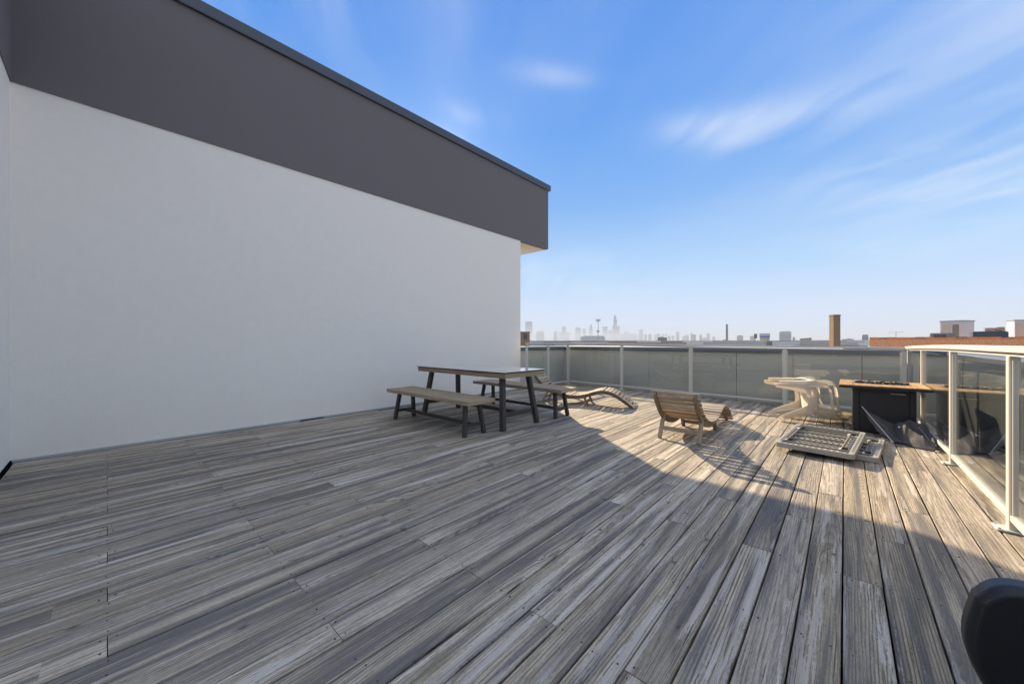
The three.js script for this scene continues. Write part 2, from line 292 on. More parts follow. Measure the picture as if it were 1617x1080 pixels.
// ---- the rooftop building: white wall, dark band above it flush with it, coping, soffit at the open end, and the wing at the left
{
  const b = thing('rooftop_building', 'white rendered rooftop building with a wide dark grey band along its top', 'building', [0, 0, 0]);
  const WX = -5.87, ZE = -6.78, ZF = -7.9, HB = 3.62, HT = 5.17;
  const wz = 0.62, thick = 4.5;
  put('wall', mbox(thick, HB - 0.024, wz + 1.5 - ZE), M.stucco, b, [WX - thick / 2, 0.024 + (HB - 0.024) / 2, (wz + 1.5 + ZE) / 2]).userData.label = 'smooth white rendered wall';
  put('footing', mbox(thick - 0.03, 0.175, wz + 1.47 - ZE), M.dark, b, [WX - 0.015 - thick / 2, -0.0525, (wz + 1.5 + ZE) / 2]);
  put('parapet_band', mbox(thick + 0.012, HT - HB, wz + 1.5 - ZF), M.band, b, [WX - thick / 2 + 0.006, (HT + HB) / 2, (wz + 1.5 + ZF) / 2]).userData.label = 'dark grey rendered band above the white wall';
  put('soffit', mbox(thick - 0.1, 0.012, ZE - ZF - 0.08), M.soffit, b, [WX - thick / 2 - 0.03, HB - 0.0065, (ZE + ZF) / 2]);
  const cop = put('coping', cbox(thick + 0.075, 0.15, wz + 1.57 - ZF, 0.006), M.coping, b, [WX - thick / 2 + 0.015, HT + 0.0751, (wz + 1.5 + ZF) / 2 - 0.03]);
  cop.userData.label = 'dark blue grey metal coping';
  for (const z of [-5.6, -2.6, 0.4]) put('coping_joint', cbox(0.006, 0.138, 0.03, 0.001), M.coping, cop, [(thick + 0.075) / 2 + 0.002, -0.004, z - cop.position.z]);
  // the wing runs to the right behind the camera
  put('wing_wall', mbox(2.85, HB - 0.024, 1.5), M.stucco, b, [WX + 1.425, 0.024 + (HB - 0.024) / 2, wz + 0.752]).userData.label = 'white wall of the side wing';
  put('wing_footing', mbox(2.8, 0.175, 1.4), M.dark, b, [WX + 1.425, -0.0525, wz + 0.75]);
  put('wing_band', mbox(2.85, HT - HB, 1.51), M.band, b, [WX + 1.425 + 0.007, (HT + HB) / 2, wz + 0.745]);
  put('wing_coping', cbox(2.9, 0.15, 1.56, 0.006), M.coping, b, [WX + 1.45, HT + 0.0749, wz + 0.75]);
  put('base_trim', cbox(0.016, 0.02, wz - ZE - 0.02, 0.002), M.trim, b, [WX + 0.010, 0.0125, (wz + ZE) / 2]);
}

// ---- parapet round the roof, behind the glass railings: panels with open joints and a rounded metal cap
{
  const A = V(-6.15, 0, -8.79), B = V(1.12, 0, -8.27), n = 8, dir = B.clone().sub(A), len = dir.length(), turn = Math.atan2(-dir.z, dir.x);
  const p = thing('parapet_wall', 'grey panelled parapet wall with a dark metal cap behind the back glass railing', 'parapet', A.toArray(), turn);
  const cap = (L) => { const s = new THREE.Shape(); s.moveTo(-0.03, -0.07); s.lineTo(0.27, -0.07); s.lineTo(0.27, -0.01); s.quadraticCurveTo(0.26, 0.02, 0.22, 0.025); s.lineTo(0.03, 0.025); s.quadraticCurveTo(-0.02, 0.02, -0.03, -0.02); s.lineTo(-0.03, -0.07); return new THREE.ExtrudeGeometry(s, { depth: L, bevelEnabled: false, curveSegments: 8 }).rotateY(Math.PI / 2); };
  for (let i = 0; i < n; i++) { const w = len / n; put('panel', mbox(w - 0.008, 1.10, 0.05), M.parapet, p, [w * (i + 0.5), 0.43, -0.025 + rr(-0.002, 0.002)]); }
  put('core', mbox(len, 1.12, 0.17), M.dark, p, [len / 2, 0.42, -0.14]);
  put('cap', cap(len + 0.02), M.parapetCap, p, [-0.01, 1.005, 0]);
  const R = thing('parapet_wall', 'dark membrane parapet wall behind the right glass railing', 'parapet', [1.13, 0, -8.2], -Math.PI / 2), RL = 11.2;
  for (let i = 0; i < 7; i++) put('panel', mbox(RL / 7 - 0.006, 1.10, 0.05), M.membrane, R, [RL / 7 * (i + 0.5), 0.42, -0.027 + rr(-0.002, 0.002)]);
  put('core', mbox(RL, 1.12, 0.13), M.dark, R, [RL / 2, 0.41, -0.12]);
  put('cap', cap(RL), M.parapetCap, R, [0, 0.995, 0]);
  const Lp = thing('parapet_wall', 'short parapet wall behind the glass railing at the white wall end', 'parapet', [-5.93, 0, -6.79], Math.PI / 2);
  put('panel', mbox(0.97, 1.06, 0.05), M.parapet, Lp, [0.49, 0.45, -0.027]); put('panel', mbox(0.97, 1.06, 0.05), M.parapet, Lp, [1.47, 0.45, -0.027]);
  put('cap', cap(1.96), M.parapetCap, Lp, [0, 1.005, 0]);
}
// white flat roof of the next building, just over the parapet
{
  const w = thing('neighbour_building', 'low building with a flat white roof beyond the back parapet', 'building', [-8.6, GROUND, -19.2]);
  put('wall', mbox(17, 14.78, 17), M.parapet, w, [0, 7.39, 0]); put('roof', mbox(17.1, 0.06, 17.1), M.whiteRoof, w, [0, 14.81, 0]);
}

// ---- glass railings
function railing(label, posts, opt = {}) {          // posts: [x, z, top]
  const g = thing('glass_railing', label, 'railing', [posts[0][0], 0, posts[0][1]]);
  const P = posts.map(([x, z, h]) => V(x - posts[0][0], h, z - posts[0][1]));
  const capT = opt.capT ?? 0.032, capW = opt.capW ?? 0.085;
  const curve = new THREE.CatmullRomCurve3(P.map((p) => p.clone().add(V(0, -capT, 0))), false, 'centripetal'), line = posts.length > 2 ? curve.getPoints(8 * posts.length) : [curve.getPoint(0), curve.getPoint(1)];
  put('top_rail', sweep(line, capW, capT), M.railCap, g);
  put('sub_rail', sweep(line.map((p) => p.clone().add(V(0, -0.026, 0))), 0.04, 0.018), M.rail, g);
  P.forEach((p, i) => {
    const d = (P[i + 1] ?? p).clone().sub(P[i + 1] ? p : P[i - 1]).setY(0).normalize(), turn = Math.atan2(-d.z, d.x);
    const h = p.y - capT - 0.027; if (!opt.skip?.includes(i)) { const m = put('post', cbox(0.058, h, 0.046, 0.004), M.rail, g, [p.x, h / 2, p.z]); m.rotation.y = turn;
    const bp = put('base_plate', cbox(0.115, 0.012, 0.13, 0.004), M.rail, m, [0, -h / 2 + 0.007, 0.01]);
    for (const sx of [-1, 1]) for (const sz of [-1, 1]) put('bolt', new THREE.CylinderGeometry(0.007, 0.007, 0.008, 6), M.steel, m, [sx * 0.043, -h / 2 + 0.016, 0.01 + sz * 0.05]); }
    if (i + 1 < P.length) {
      const q = P[i + 1], L = Math.hypot(q.x - p.x, q.z - p.z), mx = (p.x + q.x) / 2, mz = (p.z + q.z) / 2, dv = q.clone().sub(p).setY(0).normalize(), tn = Math.atan2(-dv.z, dv.x);
      const br = put('bottom_rail', cbox(L - 0.06, 0.038, 0.036, 0.003), M.rail, g, [mx, 0.085, mz]); br.rotation.y = tn;
      const top = Math.min(p.y, q.y) - capT - 0.052, gl = put('glass_pane', new THREE.BoxGeometry(L - 0.085, top - 0.107, 0.008), M.glass, g, [mx, (top + 0.107) / 2, mz]); gl.rotation.y = tn;
      for (const s of [-1, 1]) put('glazing_channel', cbox(0.012, top - 0.105, 0.022, 0.002), M.rail, gl, [s * (L / 2 - 0.036), 0, 0]);
    }
  });
  return g;
}
railing('short glass railing from the white wall end to the back corner', [[-5.6, -6.70, 1.135], [-5.6, -7.55, 1.135], [-5.6, -8.44, 1.135]]);
railing('long glass railing along the back of the deck', [[-5.6, -8.49, 1.133], [-4.0, -8.375, 1.115], [-2.40, -8.26, 1.095], [-0.79, -8.145, 1.08], [0.66, -8.045, 1.075]], { skip: [0] });
railing('glass railing with a white cap along the right side of the deck', [[0.72, -8.08, 1.082], [0.745, -7.0, 1.103], [0.755, -5.33, 1.122], [0.76, -3.70, 1.126], [0.765, -2.07, 1.13], [0.77, -0.44, 1.13], [0.77, 1.2, 1.13]], { capW: 0.10, capT: 0.036 });

// ================================================================ furniture
// ---- dining table with a black-edged glass top
{
  const X0 = -5.1, X1 = -3.15, Z0 = -4.2, Z1 = -3.33, T = 0.768, w = X1 - X0, d = Z1 - Z0, cx = (X0 + X1) / 2, cz = (Z0 + Z1) / 2;
  const t = thing('dining_table', 'long outdoor table with glossy glass top and dark splayed legs by the white wall', 'table', [cx, 0, cz]);
  const top = put('tabletop', cbox(w - 0.06, 0.012, d - 0.04, 0.002), M.dark, t, [0, T - 0.014, 0]);
  for (const s of [-1, 1]) put('glass_panel', cbox(w / 2 - 0.004, 0.006, d, 0.002), M.tableGlass, top, [s * w / 4, 0.0095, 0]);
  put('edge_trim', cbox(w - 0.005, 0.004, d - 0.006, 0.001), M.blackEdge, top, [0, 0.0044, 0]);
  for (const s of [-1, 1]) { put('apron', cbox(w - 0.08, 0.062, 0.03, 0.003), M.tableWood, t, [0, T - 0.052, s * (d / 2 - 0.045)]); put('apron', cbox(0.03, 0.062, d - 0.06, 0.003), M.tableWood, t, [s * (w / 2 - 0.026), T - 0.0525, 0]); }
  for (const sx of [-1, 1]) {
    const lx = sx * (w / 2 - 0.14);
    for (const sz of [-1, 1]) beam('leg', V(lx + sx * 0.035, 0.003, sz * (d / 2 - 0.085)), V(lx - sx * 0.055, T - 0.075, sz * (d / 2 - 0.17)), 0.07, 0.06, M.legs, t, 0.004, V(0, 0, 1));
    beam('stretcher', V(lx, 0.19, -d / 2 + 0.16), V(lx, 0.19, d / 2 - 0.16), 0.05, 0.035, M.legs, t, 0.003, V(1, 0, 0));
  }
  beam('stretcher', V(-w / 2 + 0.16, 0.19, 0), V(w / 2 - 0.16, 0.19, 0), 0.05, 0.035, M.legs, t, 0.003);
}
function bench(label, X0, X1, Z0, Z1, T, mat) {
  const w = X1 - X0, d = Z1 - Z0, t = thing('bench', label, 'bench', [(X0 + X1) / 2, 0, (Z0 + Z1) / 2], 0);
  for (let i = 0; i < 3; i++) put('seat_plank', cbox(w - 0.05 + rr(-0.004, 0.004), 0.022, d / 3 - 0.004, 0.003), mat, t, [0, T - 0.011, -d / 2 + d / 3 * (i + 0.5)]);
  for (const s of [-1, 1]) { put('edge_board', cbox(w, 0.05, 0.024, 0.003), mat, t, [0, T - 0.0245, s * (d / 2 + 0.0105)]); put('edge_board', cbox(0.024, 0.05, d - 0.006, 0.003), mat, t, [s * (w / 2 - 0.0125), T - 0.0255, 0]); }
  for (const sx of [-1, 1]) {
    const lx = sx * (w / 2 - 0.16);
    for (const sz of [-1, 1]) beam('leg', V(lx + sx * 0.02, 0.003, sz * (d / 2 - 0.04)), V(lx - sx * 0.03, T - 0.025, sz * (d / 2 - 0.095)), 0.055, 0.045, M.legs, t, 0.004);
    beam('stretcher', V(lx, 0.13, -d / 2 + 0.06), V(lx, 0.13, d / 2 - 0.06), 0.04, 0.03, M.legs, t, 0.003, V(1, 0, 0));
  }
  const arc = []; for (let i = 0; i <= 8; i++) arc.push(V(lerp(-w / 2 + 0.17, w / 2 - 0.17, i / 8), 0.105 + 0.02 * Math.cos((i / 8 - 0.5) * Math.PI * 2) * (Math.abs(i - 4) > 2 ? -1 : 0), 0));
  put('stretcher', sweep(arc.map((p) => p.setY(0.108)), 0.03, 0.042), M.legs, t);
}
bench('wooden bench with dark legs on the near side of the table', -5.10, -3.24, -3.24, -2.84, 0.45, M.benchWood);
bench('wooden bench with dark legs on the far side of the table', -4.98, -3.06, -4.86, -4.46, 0.45, M.benchWood2);

// ---- wave-shaped slatted loungers
function lounger(label, pos, turn) {
  const g = thing('wave_lounger', label, 'lounger', pos, turn, 'wave-shaped slatted wooden loungers');
  const key = [[-0.13, 0.575], [-0.06, 0.475], [0.03, 0.375], [0.16, 0.282], [0.32, 0.218], [0.52, 0.182], [0.70, 0.180], [0.84, 0.205], [1.0, 0.262], [1.14, 0.290], [1.28, 0.275], [1.42, 0.215], [1.55, 0.125], [1.68, 0.03]];
  const crv = new THREE.CatmullRomCurve3(key.map(([s, h]) => V(s, h, 0))), N = 160, pts = crv.getSpacedPoints(N), len = crv.getLength(), HW = 0.215;
  const nrm = (i) => { const t = pts[Math.min(i + 1, N)].clone().sub(pts[Math.max(i - 1, 0)]).normalize(); return [t, V(-t.y, t.x, 0)]; };
  const split = pts.findIndex((p) => p.x > 0.85);
  const rail = (i0, i1, z, depth) => {
    const up = [], lo = []; for (let i = i0; i <= i1; i += 2) { const [, n] = nrm(i); up.push(pts[i].clone().addScaledVector(n, -0.012)); lo.push(pts[i].clone().addScaledVector(n, -0.012 - depth * (0.75 + 0.25 * Math.sin(Math.PI * (i - i0) / (i1 - i0))))); }
    const s = new THREE.Shape(); up.forEach((p, i) => (i ? s.lineTo(p.x, Math.max(0.004, p.y)) : s.moveTo(p.x, p.y))); lo.reverse().forEach((p) => s.lineTo(p.x, Math.max(0.004, p.y)));
    put('side_rail', new THREE.ExtrudeGeometry(s, { depth: 0.024, bevelEnabled: true, bevelSize: 0.002, bevelThickness: 0.002, bevelSegments: 1 }), M.loungeRail, g, [0, 0, z - 0.012]);
  };
  for (const s of [-1, 1]) { rail(0, split, s * HW, 0.062); rail(split - 4, N, s * (HW - 0.03), 0.058); }
  const n = Math.floor(len / 0.068);
  for (let k = 0; k <= n; k++) {
    const i = Math.min(N - 1, Math.round((k + 0.25) / (n + 0.5) * N)), [t, nn] = nrm(i), c = pts[i].clone().addScaledVector(nn, -0.003);
    const m = put('slat', cbox(0.05, 0.016, 0.52, 0.003), k === 5 ? M.orangeSlat : rnd() < 0.35 ? M.lounge2 : M.lounge, g, c.toArray(), new THREE.Quaternion().setFromRotationMatrix(new THREE.Matrix4().makeBasis(t, nn, V(0, 0, 1))));
  }
  for (const s of [-1, 1]) {
    beam('leg', V(0.0, 0.002, s * (HW + 0.0)), V(0.15, 0.265, s * (HW + 0.0)), 0.03, 0.045, M.lounge2, g, 0.004, V(0, 0, 1));
    beam('leg', V(0.88, 0.002, s * (HW - 0.02)), V(0.80, 0.17, s * (HW - 0.02)), 0.03, 0.042, M.loungeRail, g, 0.004, V(0, 0, 1));
  }
  beam('stretcher', V(0.065, 0.115, -HW), V(0.065, 0.115, HW), 0.05, 0.022, M.lounge2, g, 0.003, V(1, 0, 0));
  beam('stretcher', V(0.86, 0.07, -HW), V(0.86, 0.07, HW), 0.045, 0.022, M.loungeRail, g, 0.003, V(1, 0, 0));
  return g;
}
lounger('slatted wooden wave lounger in the middle of the deck, its back to the camera', [-1.43, 0, -4.45], Math.PI / 2 + 0.02);
lounger('slatted wooden wave lounger seen side on behind the table and bench', [-4.34, 0, -5.75], THREE.MathUtils.degToRad(18.6));

// ---- white plastic armchairs stacked and toppled on their backs
function armchair(label, m4) {
  const g = thing('plastic_armchair', label, 'chair', [0, 0, 0], 0, 'toppled stack of white plastic armchairs');
  // chair frame: x across, y up, z to the front
  const shell = (name, fn, nu, nv, th = 0.004) => {
    const pos = [], idx = [], P = []; for (let j = 0; j <= nv; j++) for (let i = 0; i <= nu; i++) P.push(fn(i / nu, j / nv));
    for (const p of P) pos.push(p.x, p.y, p.z);
    for (let j = 0; j < nv; j++) for (let i = 0; i < nu; i++) { const a = j * (nu + 1) + i, b = a + 1, c = a + nu + 1, d = c + 1; idx.push(a, b, d, a, d, c); }
    const geo = new THREE.BufferGeometry(); geo.setAttribute('position', new THREE.Float32BufferAttribute(pos, 3)); geo.setIndex(idx); geo.computeVertexNormals();
    // give the sheet thickness
    const nrm = geo.attributes.normal, n = P.length, pos2 = pos.slice(); for (let i = 0; i < n; i++) pos2.push(pos[i * 3] - nrm.getX(i) * th, pos[i * 3 + 1] - nrm.getY(i) * th, pos[i * 3 + 2] - nrm.getZ(i) * th);
    const idx2 = idx.slice(); for (let i = 0; i < idx.length; i += 3) idx2.push(idx[i] + n, idx[i + 2] + n, idx[i + 1] + n);
    const rim = []; for (let i = 0; i <= nu; i++) rim.push(i); for (let j = 1; j <= nv; j++) rim.push(j * (nu + 1) + nu); for (let i = nu - 1; i >= 0; i--) rim.push(nv * (nu + 1) + i); for (let j = nv - 1; j > 0; j--) rim.push(j * (nu + 1));
    for (let k = 0; k < rim.length; k++) { const a = rim[k], b = rim[(k + 1) % rim.length]; idx2.push(a, a + n, b, b, a + n, b + n); }
    const g2 = new THREE.BufferGeometry(); g2.setAttribute('position', new THREE.Float32BufferAttribute(pos2, 3)); g2.setIndex(idx2); g2.computeVertexNormals();
    return put(name, g2.applyMatrix4(m4), M.plastic, g);
  };
  shell('seat', (u, v) => { const x = (u - 0.5) * 2; return V(x * lerp(0.20, 0.235, v), 0.415 + 0.02 * v - 0.018 * Math.cos(x * 1.5) + 0.02 * (v > 0.85 ? -(v - 0.85) * 6 : 0) + 0.02 * x * x, lerp(-0.20, 0.24, v)); }, 10, 10);
  for (const s of [-1, 1]) shell('side_skirt', (u, v) => V(s * (lerp(0.21, 0.242, u) + 0.004), lerp(0.425, 0.33 + 0.05 * Math.sin(Math.PI * u), v), lerp(-0.20, 0.235, u)), 10, 3);
  shell('front_skirt', (u, v) => V(lerp(-0.235, 0.235, u), lerp(0.425, 0.37 + 0.02 * Math.sin(Math.PI * u), v), 0.243), 10, 3);
  // back: frame and slats
  const bk = (x, y) => V(x, y, -0.20 - (y - 0.41) * 0.30 + 0.05 * (x / 0.22) ** 2);
  for (let k = 0; k < 3; k++) { const x0 = -0.125 + k * 0.125; shell('back_slat', (u, v) => { const y = lerp(0.43, 0.80, v); return bk((x0 + (u - 0.5) * 0.092) * lerp(0.85, 1.12, v), y); }, 2, 8); }
  shell('back_rail', (u, v) => bk((u - 0.5) * 0.47, lerp(0.775, 0.86, v) - 0.045 * (2 * u - 1) ** 2), 12, 3);
  shell('back_rail', (u, v) => bk((u - 0.5) * 0.40, lerp(0.405, 0.45, v)), 10, 2);
  for (const s of [-1, 1]) {
    shell('back_post', (u, v) => { const y = lerp(0.40, 0.83, v), p = bk(s * (0.20 + 0.03 * v + (u - 0.5) * 0.04), y); p.z += 0.03 * u; return p; }, 2, 8);
    // arm: from the seat front up, back along the armrest to the back post
    const arm = new THREE.CatmullRomCurve3([V(s * 0.235, 0.40, 0.22), V(s * 0.265, 0.52, 0.215), V(s * 0.275, 0.615, 0.19), V(s * 0.275, 0.64, 0.10), V(s * 0.265, 0.645, -0.05), V(s * 0.25, 0.66, -0.18), V(s * 0.235, 0.70, -0.26)]);
    shell('arm', (u, v) => { const p = arm.getPoint(v), w = (u - 0.5) * lerp(0.06, 0.085, Math.sin(Math.PI * v)); const k = sst(0.2, 0.45, v); return p.add(V(w * k + s * 0.004 * Math.cos(u * 6), -0.008 * (2 * u - 1) ** 2 * k, w * (1 - k))); }, 4, 18);
    // legs: angled section, wide at the seat and narrow at the foot
    shell('front_leg', (u, v) => { const w = lerp(0.17, 0.05, Math.pow(v, 0.7)), a = u < 0.5 ? [0, (0.5 - u) * 2 * w] : [(u - 0.5) * 2 * w, 0]; return V(s * (lerp(0.235, 0.262, v) - a[0]), lerp(0.425, 0.0, v), lerp(0.235, 0.265, v) - a[1]); }, 6, 6);
    shell('rear_leg', (u, v) => { const w = lerp(0.15, 0.048, Math.pow(v, 0.7)), a = u < 0.5 ? [0, (0.5 - u) * 2 * w] : [(u - 0.5) * 2 * w, 0]; return V(s * (lerp(0.205, 0.225, v) - a[0]), lerp(0.425, 0.0, v), lerp(-0.20, -0.265, v) + a[1]); }, 6, 6);
  }
  return g;
}
{
  // up -> +x (a little turned), front -> up, so the back lies on the deck
  const lay = (x, y, z, turn, tip) => new THREE.Matrix4().makeTranslation(x, y, z).multiply(new THREE.Matrix4().makeRotationY(turn)).multiply(new THREE.Matrix4().makeRotationZ(tip)).multiply(new THREE.Matrix4().makeBasis(V(0, 0, 1), V(1, 0, 0), V(0, 1, 0)));
  armchair('white plastic armchair on its back, lowest of the toppled pair', lay(-0.82, 0.285, -6.74, 0.40, 0.09));
  armchair('white plastic armchair nested inside the toppled lower one', lay(-0.767, 0.325, -6.762, 0.40, 0.09));
}

// ---- two upturned folding tables, one lying on the other
function foldingTable(label, pos, turn, tilt) {
  const g = thing('folding_table', label, 'folding table', pos, turn, 'upturned plastic folding tables'); g.rotation.set(tilt[0], turn, tilt[1], 'YXZ');
  const w = 0.61, d = 1.0, h = 0.05;
  put('panel', cbox(w - 0.02, 0.014, d - 0.02, 0.005), M.trayFloor, g, [0, 0.009, 0]);
  const ringShape = new THREE.Shape(), rc = (s, a, b, r) => { s.moveTo(-a + r, -b); s.lineTo(a - r, -b); s.quadraticCurveTo(a, -b, a, -b + r); s.lineTo(a, b - r); s.quadraticCurveTo(a, b, a - r, b); s.lineTo(-a + r, b); s.quadraticCurveTo(-a, b, -a, b - r); s.lineTo(-a, -b + r); s.quadraticCurveTo(-a, -b, -a + r, -b); };
  rc(ringShape, w / 2, d / 2, 0.035); const hole = new THREE.Path(); rc(hole, w / 2 - 0.035, d / 2 - 0.035, 0.02); ringShape.holes.push(hole);
  put('rim', new THREE.ExtrudeGeometry(ringShape, { depth: h - 0.008, bevelEnabled: true, bevelSize: 0.004, bevelThickness: 0.004, bevelSegments: 2 }).rotateX(-Math.PI / 2), M.trayPlastic, g, [0, 0.004, 0]);
  // moulded notches on the rim and the cell pattern of the underside
  const cells = []; for (let i = 0; i < 11; i++) for (let j = 0; j < 17; j++) cells.push(new THREE.BoxGeometry(0.028, 0.012, 0.026).translate((i - 5) * 0.047 + (j & 1 ? 0.012 : -0.012), 0.020, (j - 8) * 0.047));
  const c = put('moulded_cells', mergeGeometries(cells), M.trayCell, g); c.userData.kind = 'stuff';
  const notch = []; for (let i = 0; i < 12; i++) for (const s of [-1, 1]) notch.push(new THREE.BoxGeometry(0.022, 0.006, 0.012).translate((i - 5.5) * 0.046, h + 0.003, s * (d / 2 - 0.022))); for (let i = 0; i < 18; i++) for (const s of [-1, 1]) notch.push(new THREE.BoxGeometry(0.012, 0.006, 0.022).translate(s * (w / 2 - 0.022), h + 0.003, (i - 8.5) * 0.046));
  const nn = put('rim_ribs', mergeGeometries(notch), M.trayPlastic, g); nn.userData.kind = 'stuff';
  // folded leg frames: tubes lying in the tray
  for (const z of [-0.30, -0.13, 0.04, 0.21]) rod('leg_tube', V(-0.235, 0.042, z), V(0.205, 0.042, z), 0.0105, M.tubeMetal, g);
  rod('leg_frame', V(-0.235, 0.047, -0.36), V(-0.235, 0.047, 0.38), 0.0125, M.tubeMetal, g); rod('leg_frame', V(0.205, 0.047, -0.30), V(0.205, 0.047, 0.34), 0.0125, M.tubeMetal, g);
  rod('leg_frame', V(-0.262, 0.044, 0.385), V(0.26, 0.044, 0.385), 0.009, M.tubeMetal, g); rod('leg_frame', V(-0.262, 0.044, -0.385), V(0.26, 0.044, -0.385), 0.009, M.tubeMetal, g);
  for (const [x, z] of [[-0.235, 0.3], [0.205, 0.33], [0.2, -0.32], [-0.24, -0.3]]) { put('hinge', cbox(0.045, 0.02, 0.03, 0.004), M.dark, g, [x + 0.02, 0.052, z]); put('hinge_bracket', cbox(0.02, 0.03, 0.05, 0.004), M.whitePlastic, g, [x - 0.01, 0.04, z + 0.035]); }
}
foldingTable('upturned grey plastic folding table resting on top of the other', [-0.185, 0.068, -5.22], -0.11, [0.045, 0.0]);
foldingTable('upturned grey plastic folding table underneath, mostly covered', [-0.02, 0.003, -5.42], -0.1, [0, 0]);

// ---- fire pit table
{
  const g = thing('fire_pit_table', 'black fire pit table with an orange wood top and lava rocks', 'fire pit', [0.35, 0, -6.72], 0);
  const body = put('body', cbox(0.55, 0.56, 0.50, 0.006), M.pitDark, g, [0.01, 0.285, 0]);
  put('side_panel', cbox(0.012, 0.545, 0.47, 0.003), M.pitSide, g, [-0.272, 0.28, 0]);
  for (const s of [-1, 1]) put('front_frame', cbox(0.05, 0.53, 0.012, 0.003), M.pitDark, body, [s * 0.247, -0.005, 0.257]);
  const door = put('door', cbox(0.43, 0.50, 0.010, 0.003), M.pitDark, body, [0, -0.008, 0.256]); put('handle', cbox(0.13, 0.008, 0.016, 0.002), M.steel, door, [0.12, 0.238, 0.010]);
  const top = put('top_frame', cbox(0.80, 0.03, 0.84, 0.004), M.pitDark, g, [-0.005, 0.585, 0]);
  const n = 6; for (let i = 0; i < n; i++) { const w = 0.79 / n, x = -0.395 + w * (i + 0.5); if (i > 0 && i < 5) { for (const s of [-1, 1]) put('top_plank', cbox(w - 0.004, 0.012, 0.29, 0.002), M.pitTop, top, [x, 0.0205, s * 0.27]); } else put('top_plank', cbox(w - 0.004, 0.012, 0.83, 0.002), M.pitTop, top, [x, 0.0205, 0]); }
  const pan = put('burner_pan', cbox(0.51, 0.01, 0.245, 0.002), M.steel, g, [-0.005, 0.606, 0]);
  for (let i = 0; i < 120; i++) { const r = rr(0.010, 0.022); put('lava_rock', new THREE.IcosahedronGeometry(r, 0).scale(rr(0.8, 1.2), rr(0.7, 1), rr(0.8, 1.2)).rotateY(rr(0, 6)), rnd() < 0.2 ? M.lava2 : M.lava, g, [-0.005 + rr(-0.24, 0.24), 0.614 + r * 0.5, rr(-0.11, 0.11)]); }
  for (const sx of [-1, 1]) for (const sz of [-1, 1]) put('foot', new THREE.CylinderGeometry(0.02, 0.02, 0.012, 10), M.dark, g, [sx * 0.24, 0.006, sz * 0.22]);
}

// ---- collapsed sunshade: dark cloth with its ribs lying against the fire pit
{
  const g = thing('collapsed_sunshade', 'collapsed dark grey cloth sunshade with metal ribs heaped before the fire pit', 'sunshade', [0.45, 0, -6.1]);
  const o = V(0.45, 0, -6.1);
  const K = { T: [0.15, 0.35, -6.385], A: [0.335, 0.215, -6.375], B: [0.405, 0.02, -6.03], C: [0.285, 0.085, -6.18], D: [0.43, 0.175, -6.36], E: [0.56, 0.235, -6.30], F: [0.69, 0.205, -6.25], G: [0.445, 0.055, -6.17], H: [0.515, 0.195, -6.11], I: [0.485, 0.02, -6.0], J: [0.60, 0.135, -6.0], K: [0.715, 0.075, -5.90], L: [0.70, 0.010, -5.80], M: [0.56, 0.010, -5.89], N: [0.625, 0.07, -6.16], O: [0.365, 0.15, -6.22] };
  const tris = 'TCO TOA COB OBG AOG AGD DGH DHE EHN ENF GBI GIH HIJ HJN NJK NKF IMJ JML JLK BMI'.split(' '), pos = [], n = 7;
  const pt = (t, a, b) => { const [p, q, r] = [...t].map((k) => V(...K[k])), c = 1 - a - b, v = V(0, 0, 0).addScaledVector(p, c).addScaledVector(q, a).addScaledVector(r, b); const w = (fbm(v.x * 22, v.z * 22 + v.y * 15, 3) - 0.5) * 0.055 + (vn(v.x * 60 + v.y * 40, v.z * 14) - 0.5) * 0.006; v.y = Math.max(0.006, v.y + w * Math.min(1, v.y * 12)); v.z += w * 0.5; v.x = Math.min(v.x, 0.722); return v; };
  for (const t of tris) for (let i = 0; i < n; i++) for (let j = 0; j + i < n; j++) { const f = (a, b) => { const v = pt(t, a / n, b / n); pos.push(v.x - o.x, v.y, v.z - o.z); }; f(i, j); f(i + 1, j); f(i, j + 1); if (i + j + 1 < n) { f(i + 1, j); f(i + 1, j + 1); f(i, j + 1); } }
  const geo = new THREE.BufferGeometry(); geo.setAttribute('position', new THREE.Float32BufferAttribute(pos, 3)); geo.computeVertexNormals();
  put('cloth', toCreasedNormals(geo, 0.75), M.fabric, g);
  const L = (p) => p.clone().sub(o);
  rod('rib', L(V(0.16, 0.34, -6.372)), L(V(0.405, 0.012, -6.03)), 0.005, M.alu, g); rod('rib', L(V(0.20, 0.25, -6.35)), L(V(0.36, 0.01, -6.11)), 0.004, M.dark, g);
  rod('rib', L(V(0.40, 0.02, -6.04)), L(V(0.72, 0.02, -5.80)), 0.005, M.dark, g); rod('rib', L(V(0.62, 0.19, -6.29)), L(V(0.70, 0.05, -5.93)), 0.005, M.alu, g);
  rod('rib', L(V(0.60, 0.17, -6.30)), L(V(0.735, 0.30, -6.22)), 0.0028, M.alu, g);
  for (const p of [V(0.405, 0.012, -6.03), V(0.36, 0.012, -6.12), V(0.335, 0.012, -6.16), V(0.715, 0.014, -5.78), V(0.47, 0.165, -6.16), V(0.705, 0.05, -5.90)]) { const m = put('joint', cbox(0.03, 0.016, 0.016, 0.004), M.whitePlastic, g, L(p).toArray()); m.rotation.y = p.x * 9; }
}

